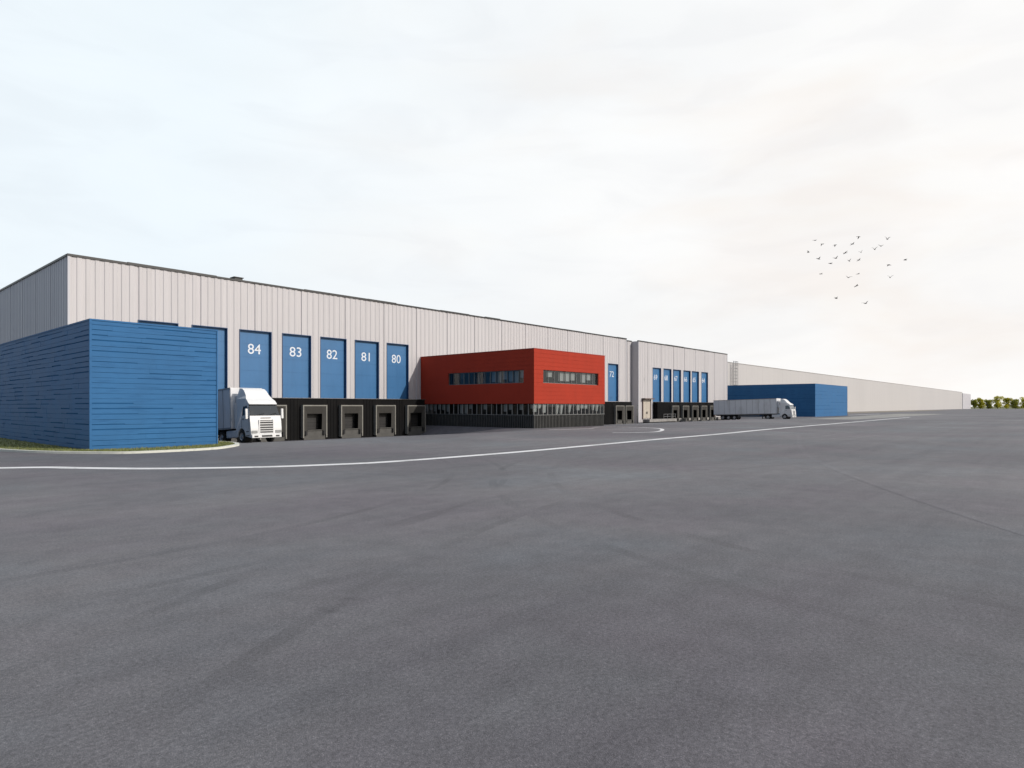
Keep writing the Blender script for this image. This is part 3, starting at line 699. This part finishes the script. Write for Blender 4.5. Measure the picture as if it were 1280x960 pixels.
    for s in (-1, 1):
        mb = MB(); mb.box(s*.93 - .21, s*.93 + .21, -.115, -.06, .70, .90); hl = mb.build('headlight', M['lamp'], cab, local=True, bevel=.015)
        mb = MB(); mb.box(s*1.12 - .05, s*1.12 + .05, -.125, -.116, .72, .88); mb.build('indicator', M['lamp'], hl, local=True)
        mb = MB(); mb.box(min(s*1.34,s*1.52), max(s*1.34,s*1.52), .10, .24, 1.72, 2.42); mir = mb.build('mirror', M['white_paint'], cab, local=True, bevel=.03)
        mb = MB(); mb.bar((s*1.15,.28,2.5),(s*1.42,.17,2.43),.04); mb.bar((s*1.20,.22,1.75),(s*1.40,.17,1.76),.04); mb.box(min(s*1.36,s*1.50), max(s*1.36,s*1.50), .241, .246, 1.78, 2.36)
        mb.build('mirror_arm', M['rubber'], mir, local=True)
        mb = MB(); mb.box(min(s*1.222,s*1.245), max(s*1.222,s*1.245), 1.02, 1.2, 1.72, 1.78); mb.build('door_handle', M['rubber'], cab, local=True)
        mb = MB()
        for z in (.52, .82): mb.box(min(s*1.10,s*1.235), max(s*1.10,s*1.235), .25, .70, z, z + .05)
        mb.build('step', M['dark_metal'], cab, local=True)
        # side fairing behind the cab
        mb = MB(); w = s * 1.2
        pts = [(2.32, 1.15), (2.32, 2.9), (2.50, 2.75), (2.55, 1.15)]; mb.face([(w, y, z) for y, z in pts]); f = mb.build('side_fairing', M['white_paint'], cab, local=True); f.modifiers.new('t','SOLIDIFY').thickness = .04
        mb = MB(); mb.box(min(s*.75,s*1.2), max(s*.75,s*1.2), 2.35, 4.05, .42, 1.0); mb.build('fuel_tank', M['trailer_white'], root, local=True, bevel=.08)
    # panel lines on the cab flank
    mb = MB()
    for s in (-1, 1):
        for y in (.22, 1.36): mb.box(min(s*1.236,s*1.243), max(s*1.236,s*1.243), y, y + .015, 1.0, 1.95)
    mb.build('door_gap', M['dark_metal'], cab, local=True)
    # chassis
    mb = MB(); mb.box(-.45, -.33, .3, 6.0, .62, .92); mb.box(.33, .45, .3, 6.0, .62, .92); mb.box(-.9, .9, .4, 2.2, .55, .98)
    mb.cyl((0, 4.3, 1.0), (0, 4.3, 1.12), .5); mb.box(-1.05,1.05,1.35,1.49,.44,.56); mb.box(-1.05,1.05,4.73,4.87,.44,.56)
    for y in (12.0, 13.3, 14.6): mb.box(-1.05, 1.05, y - .07, y + .07, .44, .56)
    mb.box(-.5, -.38, 3.4, 16.4, .88, 1.14); mb.box(.38, .5, 3.4, 16.4, .88, 1.14)
    mb.build('chassis', M['dark_metal'], root, local=True)
    # trailer
    TY0, TY1, TW = 2.95, 16.6, 1.28
    mb = MB(); mb.box(-TW, TW, TY0, TY1, 1.15, 4.05); tr = mb.build('trailer_box', M['trailer_white'], root, local=True, bevel=.03)
    mb = MB()
    for s in (-1, 1):
        x0, x1 = min(s*(TW+.002), s*(TW+.02)), max(s*(TW+.002), s*(TW+.02))
        y = TY0 + .06
        while y < TY1: mb.box(x0, x1, y, y + .05, 1.2, 4.0); y += 1.236
        mb.box(min(s*(TW+.002), s*(TW+.035)), max(s*(TW+.002), s*(TW+.035)), TY0, TY1, 1.12, 1.24); mb.box(min(s*(TW+.002), s*(TW+.03)), max(s*(TW+.002), s*(TW+.03)), TY0, TY1, 3.96, 4.06)
    mb.build('trailer_rail', M['steel'], tr, local=True)
    mb = MB(); mb.box(-.9, .9, TY0 - .38, TY0 - .01, 2.3, 3.5); mb.build('cooling_unit', M['trailer_white'], tr, local=True, bevel=.06)
    mb = MB(); mb.box(-TW+.08, -.02, TY1+.002, TY1+.03, 1.22, 3.98); mb.box(.02, TW-.08, TY1+.002, TY1+.03, 1.22, 3.98); mb.build('rear_door', M['trailer_white'], tr, local=True)
    for s in (-1, 1):
        mb = MB()
        for z in (.55, .80): mb.box(min(s*1.2,s*1.23), max(s*1.2,s*1.23), 6.6, 11.2, z, z + .13)
        for y in (6.7, 8.9, 11.0): mb.box(min(s*1.12,s*1.2), max(s*1.12,s*1.2), y, y + .08, .55, 1.14)
        mb.build('side_guard', M['grey_plastic'], tr, local=True)
        mb = MB(); mb.box(s*.75 - .08, s*.75 + .08, 6.0, 6.16, .12, 1.14); mb.box(s*.75 - .14, s*.75 + .14, 5.94, 6.22, .08, .12); mb.build('landing_leg', M['dark_metal'], tr, local=True)
        mb = MB(); mb.box(s*1.0 - .18, s*1.0 + .18, TY1 + .035, TY1 + .07, .86, 1.02); mb.build('tail_light', M['redlens'], tr, local=True)
    # wheels
    for y, dbl in ((AY,0),(4.8,1),(12.0,0),(13.3,0),(14.6,0)):
        for s in (-1, 1):
            mb = MB(); W = .58 if dbl else .32; xo = s * 1.22
            pr = [(0,.30),(0.0,.36),(-.0,.47),(-.035,.51),(-W+.035,.51),(-W,.47),(-W,.30)]
            mb.lathe_x(xo, y, .51, [(s * a, r_) for a, r_ in pr]); wh = mb.build('wheel', M['tyre'], root, local=True)
            mb = MB(); mb.lathe_x(xo, y, .51, [(s*a, r_) for a, r_ in [(.012,.30),(-.03,.29),(-.06,.22),(-.05,.14),(.02,.12),(.03,.06),(.03,.001)]])
            for k in range(8):
                a = k * math.pi / 4; mb.cyl((xo + s*.0, y + .18*math.cos(a), .51 + .18*math.sin(a)), (xo - s*.06, y + .18*math.cos(a), .51 + .18*math.sin(a)), .02, seg=6)
            mb.build('rim', M['rim'], wh, local=True)
        if y != AY:
            for s in (-1, 1):
                mb = MB(); 
                for i in range(8):
                    a0 = math.pi*(.1 + .8*i/8); a1 = math.pi*(.1 + .8*(i+1)/8); x0, x1 = sorted((s*.68, s*1.24))
                    q = lambda a: (y + .58*math.cos(a), min(1.12, .51 + .60*math.sin(a)))
                    mb.face([(x0,*q(a0)),(x1,*q(a0)),(x1,*q(a1)),(x0,*q(a1))])
                mg = mb.build('mudguard', M['rubber'], root, local=True)
    for c in [o for o in COL.objects if o.type == 'MESH']:
        p = c
        while p.parent: p = p.parent
        if p == root:
            for v in c.data.vertices:
                if v.co.z > 1.1: v.co.z = 1.1 + (v.co.z - 1.1) * 1.10
    return root
truck = make_truck()
truck2 = copy_tree(truck)
truck.location = (24.15, 45.95, ground_z(24.15, 46) + .02); truck.rotation_euler = (-R(3.3), 0, 0)
tag(truck, 'white lorry with high sloping cab roof parked beside the near blue block', group='white articulated lorries')
truck2.location = (137.3, 43.2, .0); truck2.rotation_euler = (-R(1.5), 0, 0)
tag(truck2, 'white lorry with a long grey trailer parked before the distant blue block', group='white articulated lorries')

# ------------------------------------------------------------------ trees at the far right
def tree(x, y, h, w, seed, label, m):
    r = random.Random(seed); t = empty('tree', (x, y, 0), label, 'tree', 'trees at the far end of the yard')
    mb = MB(); mb.cyl((x, y, -.1), (x + .2, y, h * .45), .28, .16, 8)
    for k in range(5):
        a = r.uniform(0, 6.28); mb.cyl((x + .15, y, h * r.uniform(.25,.45)), (x + math.cos(a)*w*.3, y + math.sin(a)*w*.3, h * r.uniform(.55,.8)), .1, .03, 6)
    mb.build('trunk', M['bark'], t)
    mb = MB(); cl = []
    for k in range(26):
        a = r.uniform(0, 6.28); d = r.uniform(0, .42) * w; cl.append((x + math.cos(a)*d, y + math.sin(a)*d, h * r.uniform(.12, .86), r.uniform(.15, .24) * w))
    for cx, cy, cz, cr in cl:
        for k in range(140):
            v = Vector((r.gauss(0,1), r.gauss(0,1), r.gauss(0,1))).normalized() * cr * r.uniform(.5, 1.05)
            c = Vector((cx, cy, cz)) + v; c.z = max(.5, min(h, c.z)); s = r.uniform(.2, .5)
            u = Vector((r.gauss(0,1), r.gauss(0,1), r.gauss(0,1))).normalized(); q = u.orthogonal().normalized() * s; u2 = u.cross(q).normalized() * s * .7
            mb.face([c - q, c - u2, c + q, c + u2])
    mb.build('crown', m, t, fix=False); return t
tree(851, 80.2, 10.5, 8, 1, 'low yellow-green tree beside the end of the far warehouse', M['leaf2'])
tree(854.5, 75.2, 12.2, 9, 2, 'round yellow-green tree second from the far warehouse end', M['leaf'])
tree(860, 68.5, 10.2, 8, 3, 'darker green tree between two yellow-green trees at the yard edge', M['leaf2'])
tree(866, 61, 14.5, 10, 4, 'tall bright yellow-green tree fourth from the far warehouse end', M['leaf'])
tree(872, 53.5, 12.5, 9, 5, 'broad yellow-green tree fourth from the right edge', M['leaf'])
tree(878, 46.5, 11.0, 9, 6, 'short green tree third from the right edge', M['leaf2'])
tree(885, 39.0, 13.5, 10, 7, 'tall yellow-green tree second from the right edge', M['leaf'])
tree(892, 31.0, 12.0, 10, 8, 'green tree cut by the right edge of the view', M['leaf2'])

# ------------------------------------------------------------------ birds
FX, FYY = (.7517, .6595), (.6595, -.7517)
def bird_mesh(flap, sp):
    mb = MB(); n = 8
    prof = [(-.20,.006),(-.17,.03),(-.10,.055),(0,.065),(.10,.05),(.17,.035),(.21,.04),(.245,.03),(.27,.012),(.32,.002)]
    base = len(mb.v)
    for (x, r) in prof:
        for i in range(n):
            a = 2*math.pi*i/n; mb.v.append((x, r*math.cos(a), r*.9*math.sin(a)))
    for k in range(len(prof)-1):
        for i in range(n):
            j = (i+1) % n; a = base + k*n; mb.f.append((a+i,a+j,a+n+j,a+n+i)); mb.m.append(0); mb.sm.append(True)
    th = .012
    for s in (-1, 1):
        L = [(.0,.04),(.24*sp,.05),(.50*sp,-.02)]   # span, chord shift
        z = [0, .24*sp*math.sin(flap), .24*sp*math.sin(flap) + .26*sp*math.sin(flap*.4)]
        yy = [.03, .03+.24*sp*math.cos(flap), .03+.24*sp*math.cos(flap)+.26*sp*math.cos(flap*.4)]
        ch = [.15, .13, .02]; xs = [.0, .02, -.07]
        for k in range(2):
            q = [(xs[k]+ch[k]/2, s*yy[k], z[k]), (xs[k]-ch[k]/2, s*yy[k], z[k]), (xs[k+1]-ch[k+1]/2, s*yy[k+1], z[k+1]), (xs[k+1]+ch[k+1]/2, s*yy[k+1], z[k+1])]
            mb.face([(a,b_,c+th) for a,b_,c in q]); mb.face([(a,b_,c-th) for a,b_,c in q][::-1])
            for i in range(4):
                p, r_ = q[i], q[(i+1) % 4]; mb.face([(p[0],p[1],p[2]-th),(r_[0],r_[1],r_[2]-th),(r_[0],r_[1],r_[2]+th),(p[0],p[1],p[2]+th)])
    mb.face([(-.18,-.02,.0),(-.18,.02,.0),(-.33,.07,.005),(-.33,-.07,.005)]); mb.face([(-.18,-.02,-.01),(-.33,-.07,-.005),(-.33,.07,-.005),(-.18,.02,-.01)])
    o = mb.build('bird', M['bird'], fix=False); me = o.data; COL.objects.unlink(o); bpy.data.objects.remove(o); return me
BM = [bird_mesh(R(a), s) for a, s in ((35,1.1),(-25,1.0),(8,1.15),(60,1.0))]
# picture position, distance (m), heading, wing pose, words that single it out
BIRDS = [(1018.5,300.4,118,20,2,'pale small bird at the top left of the flock'),
 (1027.6,305,112,10,1,'small dark bird second from the top left of the flock'),
 (1043.8,306.2,102,-30,1,'dark bird with drooping wings above the left half of the flock'),
 (1065.6,305,106,5,2,'gliding bird just below the topmost bird of the flock'),
 (1073.3,296,104,-30,1,'topmost bird of the flock at its middle, wings lowered'),
 (1109,299,88,60,3,'large black bird with raised wings at the top right of the flock'),
 (1101,307.7,108,40,0,'small bird just below the black bird at the top right'),
 (1093.3,311.8,92,70,3,'large pale bird with wings in a steep V right of centre'),
 (1010.3,315.5,112,-60,3,'leftmost bird of the flock, wings nearly closed'),
 (1056.5,316.2,94,0,2,'dark level-winged bird in the upper middle of the flock'),
 (1076.2,315.5,120,80,3,'faint tiny bird right of the level-winged middle bird'),
 (1023.1,323.7,96,10,0,'bird with shallow raised wings low on the left side'),
 (1044.5,322.9,98,30,0,'bird with one wing up above the dark bird on the left'),
 (1038,329.4,90,-10,2,'dark broad bird low in the left cluster'),
 (1061.5,326.3,112,50,3,'small bird near the flock centre below the dark level bird'),
 (1073.5,325,116,0,2,'thin pale gliding bird near the flock centre'),
 (1026,342.5,112,0,2,'thin gliding bird alone at the lower left'),
 (1060.5,347,98,55,0,'tilted bird with a raised wing below the flock centre'),
 (1072.5,342.4,114,0,2,'thin flat bird just above the lower middle pair'),
 (1070.5,357.4,90,-10,2,'dark flat bird beneath the centre of the flock'),
 (1045,373,100,0,0,'low bird second from the bottom, left of the lowest one'),
 (1081.8,379.3,90,35,0,'lowest bird of the flock with one wing lifted'),
 (1111,331,90,0,1,'solid black bird alone on the right side of the flock'),
 (1131.5,324.4,94,-30,1,'rightmost bird of the flock, flying apart from the rest'),
 (1112.6,347,92,75,3,'bird with wings held steeply at the lower right of the flock')]
for px, py, d, hd, kind, words in BIRDS:
    d *= 1.0; t = (px - 640) / 799
    o = bpy.data.objects.new('bird', BM[kind]); COL.objects.link(o)
    o.location = (d * (FX[0] + FYY[0]*t), d * (FX[1] + FYY[1]*t), 2.6 + (508 - py) / 799 * d)
    rb_ = random.Random(int(px)); hdg = R(-48.7) + R(hd * .6) + (math.pi if rb_.random() < .3 else 0)
    o.rotation_euler = (R(rb_.uniform(-15, 15)), R(rb_.uniform(-15, 10)), hdg); o.scale = (1.0,) * 3
    tag(o, words, 'bird', 'birds flying over the yard')

# ------------------------------------------------------------------ light, sky, camera
SUN_AZ, SUN_EL = R(19.5), R(30)               # azimuth measured from -Y towards +X
to_sun = Vector((math.sin(SUN_AZ) * math.cos(SUN_EL), -math.cos(SUN_AZ) * math.cos(SUN_EL), math.sin(SUN_EL)))
sl = bpy.data.lights.new('sun', 'SUN'); sl.energy = 3.2; sl.angle = R(.6); sl.color = (1, .93, .85)
so = bpy.data.objects.new('sun', sl); COL.objects.link(so); so.rotation_euler = to_sun.to_track_quat('Z', 'Y').to_euler(); so.location = (0, 0, 60)
w = bpy.data.worlds.new('World'); scene.world = w; w.use_nodes = True; nt = w.node_tree; N = nt.nodes; L = nt.links
bg = N['Background']; bg.inputs[1].default_value = .1
sky = N.new('ShaderNodeTexSky'); sky.sky_type = 'NISHITA'; sky.sun_disc = False; sky.sun_elevation = SUN_EL
sky.sun_rotation = math.atan2(to_sun.x, to_sun.y); sky.air_density = 1.0; sky.dust_density = 2.0
tc = N.new('ShaderNodeTexCoord')
def noise_w(scale, z=2.5, loc=(0,0,0), detail=6, dist=.3):
    mp = N.new('ShaderNodeMapping'); mp.inputs['Scale'].default_value = (1,1,z); mp.inputs['Location'].default_value = loc
    L.new(tc.outputs['Generated'], mp.inputs[0]); n = N.new('ShaderNodeTexNoise'); n.inputs['Scale'].default_value = scale; n.inputs['Detail'].default_value = detail; n.inputs['Distortion'].default_value = dist; n.inputs['Roughness'].default_value = .5
    L.new(mp.outputs[0], n.inputs['Vector']); return n
def ramp_w(src, st):
    r = N.new('ShaderNodeValToRGB'); e = r.color_ramp.elements; e[0].position, e[0].color = st[0][0], st[0][1] + (1,); e[1].position, e[1].color = st[-1][0], st[-1][1] + (1,)
    for p, c in st[1:-1]: q = e.new(p); q.color = c + (1,)
    L.new(src, r.inputs[0]); return r.outputs[0]
def mixw(kind, fac, a, b_):
    x = N.new('ShaderNodeMix'); x.data_type = 'RGBA'; x.blend_type = kind; x.clamp_result = False
    if isinstance(fac, (int, float)): x.inputs[0].default_value = fac
    else: L.new(fac, x.inputs[0])
    for s, v in ((6, a), (7, b_)):
        if isinstance(v, tuple): x.inputs[s].default_value = v
        else: L.new(v, x.inputs[s])
    return x.outputs[2]
# thin high cloud: cool white towards +Y, warmer and brighter towards +X
sep = N.new('ShaderNodeSeparateXYZ'); L.new(tc.outputs['Generated'], sep.inputs[0])
mr = N.new('ShaderNodeMapRange'); mr.inputs['From Min'].default_value = .35; mr.inputs['From Max'].default_value = .97; L.new(sep.outputs[0], mr.inputs[0])
veil = ramp_w(mr.outputs[0], [(0,(.86,.935,.985)),(.55,(.945,.967,.98)),(1,(.985,.97,.955))])
soft = noise_w(2.4, 3.2, (0,0,.3)); 
veil = mixw('MULTIPLY', 1.0, veil, ramp_w(soft.outputs[0], [(.30,(.965,.967,.972)),(.50,(1,1,1)),(.62,(1.02,1.02,1.02))]))
wisp = noise_w(5.0, 4.0, (2,1,.7), 8, .8)
veil = mixw('MULTIPLY', .8, veil, ramp_w(wisp.outputs[0], [(.36,(.965,.965,.97)),(.50,(1,1,1)),(.75,(1.01,1.01,1.0))]))
warm = noise_w(3.2, 3.0, (5,3,1), 5)
wf = N.new('ShaderNodeMath'); wf.operation = 'MULTIPLY'; L.new(mr.outputs[0], wf.inputs[0]); L.new(ramp_w(warm.outputs[0], [(.48,(0,0,0)),(.66,(1,1,1))]), wf.inputs[1])
veil = mixw('MULTIPLY', wf.outputs[0], veil, (.97,.935,.91,1))
x10 = mixw('MULTIPLY', 1.0, veil, (10.2,10.2,10.2,1))
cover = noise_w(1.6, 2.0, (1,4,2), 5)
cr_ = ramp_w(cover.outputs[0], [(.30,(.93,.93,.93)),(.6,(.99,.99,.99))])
# the veil of cloud lies over the half of the sky in front; the unseen sky behind is made clear blue to darken shaded sides
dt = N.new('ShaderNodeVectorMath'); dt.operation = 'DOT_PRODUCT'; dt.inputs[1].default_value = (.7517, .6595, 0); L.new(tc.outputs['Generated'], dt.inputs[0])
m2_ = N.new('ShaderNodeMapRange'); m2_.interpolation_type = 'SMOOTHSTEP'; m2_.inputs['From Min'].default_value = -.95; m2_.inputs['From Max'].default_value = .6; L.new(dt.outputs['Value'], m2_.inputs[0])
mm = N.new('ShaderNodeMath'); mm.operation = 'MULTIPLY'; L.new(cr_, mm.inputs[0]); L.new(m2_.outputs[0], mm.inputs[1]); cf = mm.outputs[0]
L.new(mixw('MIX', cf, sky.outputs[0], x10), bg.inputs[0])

cam = bpy.data.cameras.new('camera'); co = bpy.data.objects.new('camera', cam); COL.objects.link(co)
co.location = (0, 0, 2.6); co.rotation_euler = (R(90), 0, math.atan2(.6595, .7517) - math.pi/2)
cam.sensor_width = 36; cam.lens = 799 / 1280 * 36; cam.shift_y = 28 / 1280; cam.clip_start = .1; cam.clip_end = 12000
scene.camera = co
scene.view_settings.view_transform = 'Standard'; scene.view_settings.look = 'None'; scene.view_settings.exposure = 0; scene.view_settings.gamma = 1
